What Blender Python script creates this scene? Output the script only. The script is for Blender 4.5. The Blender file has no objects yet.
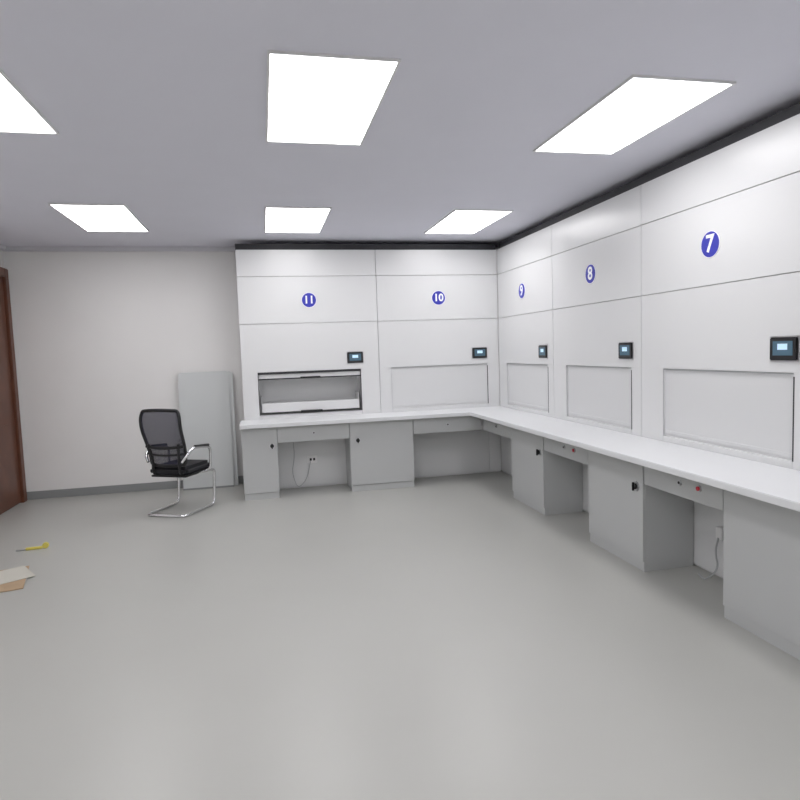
import bpy, bmesh, math
from mathutils import Vector, Matrix
S = bpy.context.scene
S.view_settings.view_transform = 'Standard'
COL = S.collection

# ---------------- materials ----------------
def mat(name, color, rough=0.5, metal=0.0, spec=0.5, var=0.0, vscale=3.0, bump=0.0, bscale=200, emit=None, estr=0):
    m = bpy.data.materials.new(name); m.use_nodes = True
    nt = m.node_tree; b = nt.nodes['Principled BSDF']
    b.inputs['Base Color'].default_value = (*color, 1)
    b.inputs['Roughness'].default_value = rough
    b.inputs['Metallic'].default_value = metal
    b.inputs['Specular IOR Level'].default_value = spec
    tc = nt.nodes.new('ShaderNodeTexCoord')
    if var > 0:
        n = nt.nodes.new('ShaderNodeTexNoise'); n.inputs['Scale'].default_value = vscale
        n.inputs['Detail'].default_value = 4
        nt.links.new(tc.outputs['Object'], n.inputs['Vector'])
        mx = nt.nodes.new('ShaderNodeMix'); mx.data_type = 'RGBA'
        mx.inputs['A'].default_value = (*[c*(1-var) for c in color], 1)
        mx.inputs['B'].default_value = (*[min(1, c*(1+var)) for c in color], 1)
        nt.links.new(n.outputs['Fac'], mx.inputs['Factor'])
        nt.links.new(mx.outputs['Result'], b.inputs['Base Color'])
    if bump > 0:
        n2 = nt.nodes.new('ShaderNodeTexNoise'); n2.inputs['Scale'].default_value = bscale
        nt.links.new(tc.outputs['Object'], n2.inputs['Vector'])
        bp = nt.nodes.new('ShaderNodeBump'); bp.inputs['Strength'].default_value = bump
        bp.inputs['Distance'].default_value = 0.002
        nt.links.new(n2.outputs['Fac'], bp.inputs['Height'])
        nt.links.new(bp.outputs['Normal'], b.inputs['Normal'])
    if emit:
        b.inputs['Emission Color'].default_value = (*emit, 1)
        b.inputs['Emission Strength'].default_value = estr
    return m

M_wall = mat('wall_paint', (0.83, 0.82, 0.81), 0.7, var=0.02, bump=0.1, bscale=90)
M_ceil = mat('ceiling_paint', (0.77, 0.77, 0.85), 0.8, var=0.02)
M_floor = mat('vinyl_floor', (0.44, 0.44, 0.415), 0.33, spec=0.45, var=0.04, vscale=1.2)
M_base = mat('baseboard_grey', (0.27, 0.28, 0.28), 0.5)
M_panel = mat('powder_coated_panel', (0.735, 0.74, 0.745), 0.26, spec=0.5, var=0.01, vscale=2)
M_panelB = mat('panel_body', (0.42, 0.43, 0.44), 0.5)
M_shut = mat('shutter_panel', (0.69, 0.695, 0.70), 0.35)
M_cab = mat('grey_cabinet', (0.52, 0.53, 0.53), 0.42, var=0.015)
M_cab2 = mat('grey_cabinet_carcass', (0.44, 0.455, 0.46), 0.5)
M_top = mat('white_worktop', (0.78, 0.79, 0.80), 0.3)
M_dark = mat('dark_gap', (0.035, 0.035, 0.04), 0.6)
M_black = mat('black_plastic', (0.012, 0.012, 0.014), 0.4)
M_chrome = mat('chrome', (0.82, 0.82, 0.84), 0.22, metal=1.0)
M_steel = mat('satin_steel', (0.6, 0.6, 0.62), 0.35, metal=1.0)
M_blue = mat('blue_badge', (0.03, 0.035, 0.42), 0.4)
M_white = mat('white_print_glow', (0.85, 0.85, 0.9), 0.5, emit=(1, 1, 1), estr=0.15)  # badge print brightened by a faint emission, not a lamp
M_screen = mat('lcd_screen', (0.03, 0.06, 0.09), 0.15, emit=(0.25, 0.45, 0.6), estr=0.18)
M_lcdw = mat('lcd_window', (0.3, 0.4, 0.5), 0.3, emit=(0.6, 0.85, 1.0), estr=0.6)
M_red = mat('red_button', (0.6, 0.02, 0.04), 0.4)
M_wood = mat('brown_door_wood', (0.13, 0.05, 0.028), 0.4, var=0.3, vscale=6)
M_light = mat('led_diffuser', (1, 1, 1), 0.5, emit=(1.0, 0.985, 1.0), estr=7.8)
M_frame = mat('lamp_frame_white', (0.8, 0.8, 0.8), 0.4)
M_fabric = mat('black_fabric', (0.018, 0.018, 0.022), 0.85, bump=0.4)
M_card = mat('cardboard', (0.42, 0.30, 0.19), 0.8, var=0.1, vscale=10)
M_paper = mat('white_paper', (0.55, 0.53, 0.47), 0.7)
M_yel = mat('yellow_plastic', (0.70, 0.60, 0.12), 0.4)
M_board = mat('board_grey_white', (0.62, 0.64, 0.64), 0.4, var=0.02)

def mesh_net():
    m = bpy.data.materials.new('black_mesh_net'); m.use_nodes = True
    nt = m.node_tree; b = nt.nodes['Principled BSDF']; out = nt.nodes['Material Output']
    b.inputs['Base Color'].default_value = (0.02, 0.02, 0.05, 1); b.inputs['Roughness'].default_value = 0.7
    tr = nt.nodes.new('ShaderNodeBsdfTransparent'); mx = nt.nodes.new('ShaderNodeMixShader')
    ck = nt.nodes.new('ShaderNodeTexChecker'); ck.inputs['Scale'].default_value = 260
    tc = nt.nodes.new('ShaderNodeTexCoord')
    mt = nt.nodes.new('ShaderNodeMath'); mt.operation = 'MULTIPLY_ADD'
    mt.inputs[1].default_value = 0.4; mt.inputs[2].default_value = 0.6
    nt.links.new(tc.outputs['Object'], ck.inputs['Vector'])
    nt.links.new(ck.outputs['Fac'], mt.inputs[0])
    nt.links.new(mt.outputs[0], mx.inputs[0])
    nt.links.new(tr.outputs[0], mx.inputs[1]); nt.links.new(b.outputs[0], mx.inputs[2])
    nt.links.new(mx.outputs[0], out.inputs['Surface'])
    return m
M_net = mesh_net()

# ---------------- helpers ----------------
def empty(name, loc, rot=0.0):
    e = bpy.data.objects.new(name, None); COL.objects.link(e)
    e.empty_display_size = 0.1
    e.location = loc; e.rotation_euler = (0, 0, rot)
    return e
def attach(o, parent):
    if parent: o.parent = parent
def newobj(name, me, m, parent=None, smooth=False):
    if m: me.materials.append(m)
    o = bpy.data.objects.new(name, me); COL.objects.link(o)
    if smooth:
        for p in me.polygons: p.use_smooth = True
    attach(o, parent)
    return o
def box(name, lo, hi, m, parent=None, bevel=0.0, seg=2):
    lo = Vector(lo); hi = Vector(hi)
    a = Vector([min(lo[i], hi[i]) for i in range(3)]); b = Vector([max(lo[i], hi[i]) for i in range(3)])
    c = (a+b)/2; s = b-a
    me = bpy.data.meshes.new(name); bm = bmesh.new()
    bmesh.ops.create_cube(bm, size=1)
    for v in bm.verts: v.co = Vector((v.co.x*s.x, v.co.y*s.y, v.co.z*s.z))
    if bevel > 0:
        bmesh.ops.bevel(bm, geom=bm.edges[:], offset=min(bevel, min(s)*0.45), segments=seg, affect='EDGES')
    bm.to_mesh(me); bm.free()
    o = newobj(name, me, m, parent); o.location = c
    return o
def cyl(name, p, axis, r, h, m, parent=None, n=32, r2=None):
    me = bpy.data.meshes.new(name); bm = bmesh.new()
    bmesh.ops.create_cone(bm, cap_ends=True, segments=n, radius1=r, radius2=r if r2 is None else r2, depth=h)
    bm.to_mesh(me); bm.free()
    o = newobj(name, me, m, parent); o.location = p
    o.rotation_mode = 'QUATERNION'
    o.rotation_quaternion = Vector((0, 0, 1)).rotation_difference(Vector(axis))
    return o
def fillet(pts, r, n=6, closed=False):
    pts = [Vector(p) for p in pts]; out = []
    N = len(pts)
    for i, p in enumerate(pts):
        if not closed and i in (0, N-1): out.append(p); continue
        a = pts[(i-1) % N]; b = pts[(i+1) % N]
        da = a-p; db = b-p
        k = min(r, da.length*0.48, db.length*0.48)
        s = p+da.normalized()*k; e = p+db.normalized()*k
        for j in range(n+1):
            t = j/n; out.append(s*(1-t)**2 + p*2*t*(1-t) + e*t*t)
    return out
def tube(name, pts, r, m, parent=None, fr=0.06, closed=False):
    q = fillet(pts, fr, closed=closed)
    cu = bpy.data.curves.new(name, 'CURVE'); cu.dimensions = '3D'
    cu.bevel_depth = r; cu.bevel_resolution = 4; cu.use_fill_caps = True
    sp = cu.splines.new('POLY'); sp.points.add(len(q)-1)
    for i, p in enumerate(q): sp.points[i].co = (*p, 1)
    sp.use_cyclic_u = closed; sp.use_smooth = True
    cu.materials.append(m)
    o = bpy.data.objects.new(name, cu); COL.objects.link(o); attach(o, parent)
    return o
def prism(name, poly, z0, z1, m, parent=None, bevel=0.0):
    me = bpy.data.meshes.new(name); bm = bmesh.new()
    vs = [bm.verts.new((x, y, z0)) for x, y in poly]
    f = bm.faces.new(vs)
    r = bmesh.ops.extrude_face_region(bm, geom=[f])
    for g in r['geom']:
        if isinstance(g, bmesh.types.BMVert): g.co.z = z1
    bmesh.ops.recalc_face_normals(bm, faces=bm.faces[:])
    if bevel: bmesh.ops.bevel(bm, geom=bm.edges[:], offset=bevel, segments=2, affect='EDGES')
    bm.to_mesh(me); bm.free()
    return newobj(name, me, m, parent)

# ---------------- room ----------------
XL, XR, YB, YF, H = -2.86, 3.46, 8.06, -3.2, 2.96
box('floor', (XL-.1, YF-.1, -.1), (XR+.1, YB+.1, 0), M_floor)
box('ceiling', (XL-.1, YF-.1, H), (XR+.1, YB+.1, H+.1), M_ceil)
box('wall_back', (XL-.1, YB, 0), (XR+.1, YB+.1, H), M_wall)
box('wall_left', (XL-.1, YF, 0), (XL, YB, H), M_wall)
box('wall_right', (XR, YF, 0), (XR+.1, YB, H), M_wall)
box('wall_front', (XL-.1, YF-.1, 0), (XR+.1, YF, H), M_wall)
box('baseboard_back', (XL, YB-.014, 0), (-.27, YB, .095), M_base, bevel=.003)
box('baseboard_left', (XL, YF, 0), (XL+.014, 6.78, .095), M_base, bevel=.003)
M_trim = mat('ceiling_trim_paint', (0.70, 0.70, 0.74), 0.6)
box('trim_back', (XL, YB-.06, H-.05), (XR, YB, H), M_trim, bevel=.004)
box('trim_left', (XL, YF, H-.05), (XL+.06, YB-.06, H), M_trim, bevel=.004)

# door on left wall
d = empty('door_1', (XL, 7.4, 0))
box('door_leaf', (.004, -.5, .01), (.03, .5, 2.6), M_wood, d, .004)
box('jamb_far', (0, .5, 0), (.06, .6, 2.7), M_wood, d, .006)
box('jamb_near', (0, -.6, 0), (.06, -.5, 2.7), M_wood, d, .006)
box('door_head', (0, -.5, 2.6), (.06, .5, 2.7), M_wood, d, .006)
for i, (z0, z1) in enumerate([(.15, .95), (1.1, 2.45)]):
    box('panel_mould_%d' % i, (.03, -.36, z0), (.042, .36, z1), M_wood, d, .01)
cyl('handle_rose', (.04, -.42, 1.02), (1, 0, 0), .026, .02, M_steel, d)
tube('handle_lever', [(.03, -.42, 1.02), (.085, -.42, 1.02), (.085, -.29, 1.02)], .009, M_steel, d, .02)

# ---------------- ceiling lights ----------------
for yy in (7.05, 4.09, 1.13, -1.83):  # last two rows are out of view, added for illumination
    for xx in (-1.40, 0.39, 2.19):
        l = empty('ceiling_light_panel', (xx, yy-.6, H))
        w, h = .29, .58
        box('diffuser', (-w, -h, -.008), (w, h, -.001), M_light, l)
        t = .012
        box('frame_l', (-w-t, -h-t, -.012), (-w, h+t, 0), M_frame, l)
        box('frame_r', (w, -h-t, -.012), (w+t, h+t, 0), M_frame, l)
        box('frame_n', (-w, -h-t, -.012), (w, -h, 0), M_frame, l)
        box('frame_f', (-w, h, -.012), (w, h+t, 0), M_frame, l)

# ---------------- tall storage cabinets ----------------
TOP = 2.84
def tower(loc, rot, w, num, u0, u1, z0=.9, z1=1.41, opened=False, su=None, depth=.54):
    """local: x = left->right on the face, -y = out of the face, z up"""
    e = empty('storage_cabinet', loc, rot)
    D = depth; g = .0025
    def B(n, a, b, m=M_panel, bv=.0): return box(n, a, b, m, e, bv)
    B('carcass_left', (0.002, .02, 0), (u0, D, TOP-.002))
    B('carcass_right', (u1, .02, 0), (w-.002, D, TOP-.002))
    B('carcass_upper', (u0, .02, z1), (u1, D, TOP-.002))
    B('carcass_lower', (u0, .02, 0), (u1, D, z0))
    B('carcass_rear', (u0, D-.02, z0), (u1, D, z1))
    s1, s2 = 1.98, 2.53
    B('face_top', (g, 0, s2+g), (w-g, .02, TOP), bv=.0015)
    B('face_mid', (g, 0, s1+g), (w-g, .02, s2-g), bv=.0015)
    B('face_over', (g, 0, z1+g), (w-g, .02, s1-g), bv=.0015)
    B('face_left', (g, 0, .02), (u0, .02, z1+g), bv=.0)
    B('face_right', (u1, 0, .02), (w-g, .02, z1+g), bv=.0)
    B('face_low', (u0+g, 0, .02), (u1-g, .02, z0), bv=.0015)
    if not opened:
        B('shutter', (u0, .016, z0), (u1, .04, z1), M_shut)
        B('shutter_handle_rail', (u0+.01, .010, z0+.02), (u1-.01, .018, z0+.045), M_shut, .002)
        B('guide_slot', (u1-.001, -.002, z0+.0), (u1+.007, .004, z1-.02), M_dark)
        B('guide_slot_thin', (u0-.004, -.001, z0+.0), (u0+.001, .004, z1), M_steel)
        B('slot_top', (u0, .003, z1-.006), (u1, .02, z1-.001), M_panelB)
    else:
        B('header_roller', (u0, -.003, z1-.025), (u1, .05, z1), M_dark, .003)
        B('side_rail_l', (u0, -.004, z0), (u0+.006, .03, z1), M_dark)
        B('side_rail_r', (u1-.006, -.004, z0), (u1, .03, z1), M_dark)
        B('sill_rail', (u0, -.004, z0-.005), (u1, .03, z0+.004), M_steel)
        B('shutter_edge', (u0+.008, .012, z1-.075), (u1-.008, .03, z1-.025), M_shut, .002)
        B('shutter_lip', (u0+.008, .004, z1-.088), (u1-.008, .03, z1-.075), M_black)
        B('shutter_pull', ((u0+u1)/2-.12, -.01, z1-.085), ((u0+u1)/2+.12, .012, z1-.065), M_black, .003)
        B('inner_back', (u0, .34, z0), (u1, .35, z1), M_panel)
        B('inner_floor', (u0, .03, z0), (u1, .34, z0+.004), M_panel)
        B('tray_floor', (u0+.03, .05, z0+.11), (u1-.03, .33, z0+.12), M_panel)
        B('tray_lip', (u0+.03, .035, z0+.03), (u1-.03, .05, z0+.14), M_panel, .002)
        B('tray_left', (u0+.03, .05, z0+.12), (u0+.036, .33, z0+.22), M_panel)
        B('tray_right', (u1-.036, .05, z0+.12), (u1-.03, .33, z0+.22), M_panel)
        B('tray_pull', ((u0+u1)/2-.13, .0, z0+.015), ((u0+u1)/2+.13, .035, z0+.04), M_black, .003)
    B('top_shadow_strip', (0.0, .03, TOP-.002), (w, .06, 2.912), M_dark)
    if su is None: su = w-.24
    sz = 1.55
    B('screen_plate', (su-.105, -.006, sz-.075), (su+.105, 0, sz+.075), M_steel, .002)
    B('screen_bezel', (su-.097, -.016, sz-.067), (su+.097, -.004, sz+.067), M_black, .006)
    B('screen_glass', (su-.070, -.0175, sz-.038), (su+.070, -.0155, sz+.045), M_screen)
    B('screen_window', (su-.035, -.0185, sz-.005), (su+.035, -.017, sz+.03), M_lcdw)
    bu, bz = w/2, 2.25
    cyl('badge_rim', (bu, -.002, bz), (0, -1, 0), .088, .004, M_white, e)
    cyl('badge', (bu, -.0035, bz), (0, -1, 0), .084, .005, M_blue, e)
    cu = bpy.data.curves.new('badge_number', 'FONT'); cu.body = num; cu.size = .16 if len(num) == 1 else .125
    cu.align_x = 'CENTER'; cu.align_y = 'CENTER'; cu.extrude = .001; cu.offset = .0035
    cu.materials.append(M_white)
    t = bpy.data.objects.new('badge_number', cu); COL.objects.link(t); t.parent = e
    t.location = (bu, -.0075, bz); t.rotation_euler = (math.pi/2, 0, 0)
    return e

TY, TX = 7.5, 2.95
tower((-.25, TY, 0), 0, 1.64, '11', .18, 1.41, opened=True, su=1.345)
tower((1.39, TY, 0), 0, 1.56, '10', .15, 1.40, su=1.30)
R = -math.pi/2
tower((TX, 7.50, 0), R, 1.53, '9', .27, 1.40, su=1.30, depth=.5)
tower((TX, 5.97, 0), R, 1.54, '8', .28, 1.40, su=1.33, depth=.5)
tower((TX, 4.43, 0), R, 1.56, '7', .28, 1.46, su=1.395, depth=.5)
tower((TX, 2.87, 0), R, 1.56, '6', .28, 1.42, su=1.34, depth=.5)
tower((TX, 1.31, 0), R, 1.56, '5', .28, 1.42, su=1.34, depth=.5)

# ---------------- L-shaped workbench ----------------
wb = empty('workbench', (0, 0, 0))
CT = .858; CU = CT-.042
YFc, XFc = 6.96, 2.365
YEND = -.25
prism('worktop', [(-.29, YFc), (XFc, YFc), (XFc, YEND), (TX-.003, YEND), (TX-.003, TY-.003), (-.29, TY-.003)], CU, CT, M_top, wb, .004)
cab_front_y, cab_front_x = 7.04, 2.54
def basecab(kind, a, b, knob):
    e = empty('base_cabinet_unit', ((a if kind == 'B' else cab_front_x), (cab_front_y if kind == 'B' else a), 0), 0 if kind == 'B' else R)
    e.parent = wb
    w = abs(b-a); D = (TY-cab_front_y-.005) if kind == 'B' else (TX-cab_front_x-.005)
    box('carcass', (0, .018, .07), (w, D, CU), M_cab, e, .001)
    box('plinth', (.004, .01, 0), (w-.004, D, .07), M_cab, e)
    box('door', (.003, 0, .075), (w-.003, .018, CU-.008), M_cab, e, .002)
    ku = knob if knob > 0 else w+knob
    cyl('lock_rose', (ku, -.004, .60), (0, -1, 0), .034, .008, M_steel, e)
    cyl('lock_knob', (ku, -.014, .60), (0, -1, 0), .021, .02, M_black, e)
    box('lock_tab', (ku-.006, -.034, .570), (ku+.006, -.02, .630), M_black, e, .002)
def drawer(kind, a, b, btn=True):
    e = empty('drawer_unit', ((a if kind == 'B' else cab_front_x), (cab_front_y if kind == 'B' else a), 0), 0 if kind == 'B' else R)
    e.parent = wb
    w = abs(b-a); D = .38
    zb = .63
    box('apron', (0.001, .02, zb-.005), (w-.001, D, CU), M_cab2, e)
    box('drawer_front', (.006, .004, zb), (w-.006, .02, CU-.01), M_cab, e, .002)
    c = w/2
    cyl('keyhole', (c, .0, .72), (0, -1, 0), .018, .008, M_steel, e)
    cyl('key_slot', (c, -.005, .72), (0, -1, 0), .009, .003, M_black, e)
    if btn:
        cyl('button_bezel', (c+.18, .0, .72), (0, -1, 0), .020, .008, M_steel, e)
        cyl('stop_button', (c+.18, -.006, .72), (0, -1, 0), .014, .008, M_red, e)
basecab('B', -.28, .11, -.06)
drawer('B', .11, .93, False)
basecab('B', .93, 1.68, .09)
drawer('B', 1.68, 2.53, False)
drawer('R', 7.03, 6.15, False)
basecab('R', 6.15, 5.38, -.08)
drawer('R', 5.38, 4.55)
basecab('R', 4.55, 3.80, -.08)
drawer('R', 3.80, 3.03)
basecab('R', 3.03, 2.28, -.08)
drawer('R', 2.28, 1.50)
basecab('R', 1.50, .75, -.08)
drawer('R', .75, -.05)
box('end_panel', (cab_front_x, YEND+.01, 0), (TX-.005, YEND+.2, CU), M_cab, wb)
so = empty('wall_socket', (.52, TY, .34))
box('plate', (-.06, -.012, -.045), (.06, -.001, .045), M_frame, so, .004)
box('holes', (-.03, -.014, -.015), (-.005, -.011, .015), M_black, so)
box('holes_b', (.01, -.014, -.015), (.035, -.011, .015), M_black, so)
cb = empty('power_cable', (.3, 7.46, 0))
tube('cable', [(0, 0, .624), (.01, 0, .4), (-.03, -.02, .2), (.03, -.03, .006), (.14, 0, .1), (.2, .0, .33)], .004, M_panelB, cb, .08)
cb = empty('power_cable', (2.9, 3.5, 0))
tube('cable', [(0, 0, .3), (-.01, .02, .2), (-.02, -.03, .1), (-.08, .02, .008), (-.04, .14, .008)], .006, M_panelB, cb, .08)
box('cable_outlet', (0, -.03, .29), (.049, .03, .37), M_frame, cb, .004)

# ---------------- leaning boards ----------------
bd = empty('leaning_board', (-.73, 7.90, 0))
def rboard(name, w, h, t, m, parent, rr=.04):
    pts = []
    for cx, cz, a0 in ((w/2-rr, h-rr, 0), (-w/2+rr, h-rr, 90), ):
        for k in range(7):
            a = math.radians(a0+15*k); pts.append((cx+rr*math.cos(a), cz+rr*math.sin(a)))
    pts += [(-w/2, 0), (w/2, 0)]
    o = prism(name, pts, 0, t, m, parent, .0015)
    o.rotation_euler = (math.pi/2, 0, 0)
    return o
o = rboard('board_sheet', .60, 1.44, .018, M_board, bd); o.rotation_euler = (math.pi/2-math.radians(5), 0, 0)
o = rboard('board_sheet_behind', .60, 1.43, .018, M_board, bd); o.rotation_euler = (math.pi/2-math.radians(3.6), 0, 0); o.location = (.05, .045, 0)
box('board_foot_strip', (-.30, -.022, 0.0), (.30, -.004, .02), M_base, bd)

# ---------------- office chair ----------------
fx, fy = .47, .883
ang = math.atan2(fy, fx)-math.pi/2
ch = empty('office_chair', (-.91, 6.88, 0), ang)
r = .015; z = r+.001
tube('sled_frame', [(-.17, -.10, .40), (-.22, .19, .40), (-.225, .27, .39), (-.225, .24, z), (-.225, -.31, z), (.225, -.31, z), (.225, .24, z), (.225, .27, .39), (.22, .19, .40), (.17, -.10, .40)], r, M_chrome, ch, .07)
tube('cross_brace', [(-.22, .10, .40), (.22, .10, .40)], .010, M_chrome, ch)
for s in (-1, 1):
    tube('arm_frame', [(s*.20, .14, .41), (s*.255, .15, .43), (s*.26, .17, .66), (s*.26, -.14, .70), (s*.24, -.24, .62), (s*.20, -.26, .56)], .0145, M_chrome, ch, .07)
    o = box('arm_pad', (s*.26-.025, -.12, .68), (s*.26+.025, .14, .706), M_black, ch, .012, 3)
    o.rotation_euler = (math.radians(-5), 0, 0)
box('seat_cushion', (-.23, -.235, .405), (.23, .24, .505), M_fabric, ch, .036, 4)
box('seat_pan', (-.21, -.22, .395), (.21, .21, .415), M_black, ch, .006)
def back_pt(u, v):
    zz = .53+v*.56
    hw = .200+.030*math.sin(min(1, v*1.15)*math.pi*.55)
    if v > .86: hw *= 1-.10*((v-.86)/.14)**2
    x = u*hw
    y = -.245-.09*v-.035*math.sin(v*math.pi)*0.4+.045*u*u
    y += .02*math.sin(v*math.pi*2)
    return Vector((x, y, zz+.012*(1-u*u)*(1 if v > .5 else -1)))
me = bpy.data.meshes.new('mesh_back'); bm = bmesh.new(); NU, NV = 14, 20
g = [[bm.verts.new(back_pt(-1+2*i/NU, j/NV)) for i in range(NU+1)] for j in range(NV+1)]
for j in range(NV):
    for i in range(NU): bm.faces.new((g[j][i], g[j][i+1], g[j+1][i+1], g[j+1][i]))
bm.to_mesh(me); bm.free()
newobj('mesh_back', me, M_net, ch, True)
per = [back_pt(-1, v/8) for v in range(0, 9)] + [back_pt(u/4, 1) for u in range(-3, 4)] + [back_pt(1, 1-v/8) for v in range(0, 9)] + [back_pt(-u/4, 0) for u in range(-3, 4)]
tube('back_frame', per, .017, M_black, ch, .04, closed=True)
tube('lumbar_bar', [back_pt(u/4, .34)+Vector((0, -.018, 0)) for u in range(-4, 5)], .016, M_black, ch, .03)
tube('lumbar_bar_low', [back_pt(u/4, .20)+Vector((0, -.018, 0)) for u in range(-4, 5)], .012, M_black, ch, .03)
for s in (-1, 1):
    tube('back_upright', [(s*.15, -.10, .42), (s*.16, -.25, .43), back_pt(s*.75, .10)+Vector((0, -.02, 0)), back_pt(s*.8, .4)+Vector((0, -.018, 0))], .014, M_black, ch, .06)

# ---------------- floor clutter ----------------
cd = empty('cardboard_sheets', (-1.96, 5.1, 0), .25)
box('sheet_a', (-.25, -.30, 0.001), (.12, .25, .008), M_card, cd, .002)
o = box('sheet_b', (-.18, -.12, .009), (.14, .22, .013), M_paper, cd, .001); o.rotation_euler = (0, 0, .3)
yt = empty('yellow_tape_tool', (-2.02, 5.86, 0), .1)
box('handle', (-.08, -.017, .001), (.06, .017, .022), M_yel, yt, .008, 3)
cyl('roll', (.08, 0, .026), (0, 1, 0), .025, .03, M_yel, yt)
box('blade', (-.15, -.012, .004), (-.07, .012, .012), M_steel, yt, .002)

# ---------------- world ----------------
w = bpy.data.worlds.new('world'); S.world = w; w.use_nodes = True
w.node_tree.nodes['Background'].inputs[0].default_value = (.8, .85, 1, 1)
w.node_tree.nodes['Background'].inputs[1].default_value = .2

# ---------------- camera ----------------
psi, p, rho = math.radians(12.3), math.radians(4.6), math.radians(2.0)
F = Vector((math.cos(p)*math.sin(psi), math.cos(p)*math.cos(psi), -math.sin(p)))
R0 = Vector((math.cos(psi), -math.sin(psi), 0)); U0 = R0.cross(F)
Xc = R0*math.cos(rho)-U0*math.sin(rho); Yc = R0*math.sin(rho)+U0*math.cos(rho); Zc = -F
cam = bpy.data.cameras.new('camera'); co = bpy.data.objects.new('camera', cam); COL.objects.link(co)
cam.sensor_width = 36; cam.lens = 620/800*36; cam.clip_start = .05
m = Matrix((Xc, Yc, Zc)).transposed().to_4x4(); m.translation = Vector((0, 0, 1.62))
co.matrix_world = m
S.camera = co
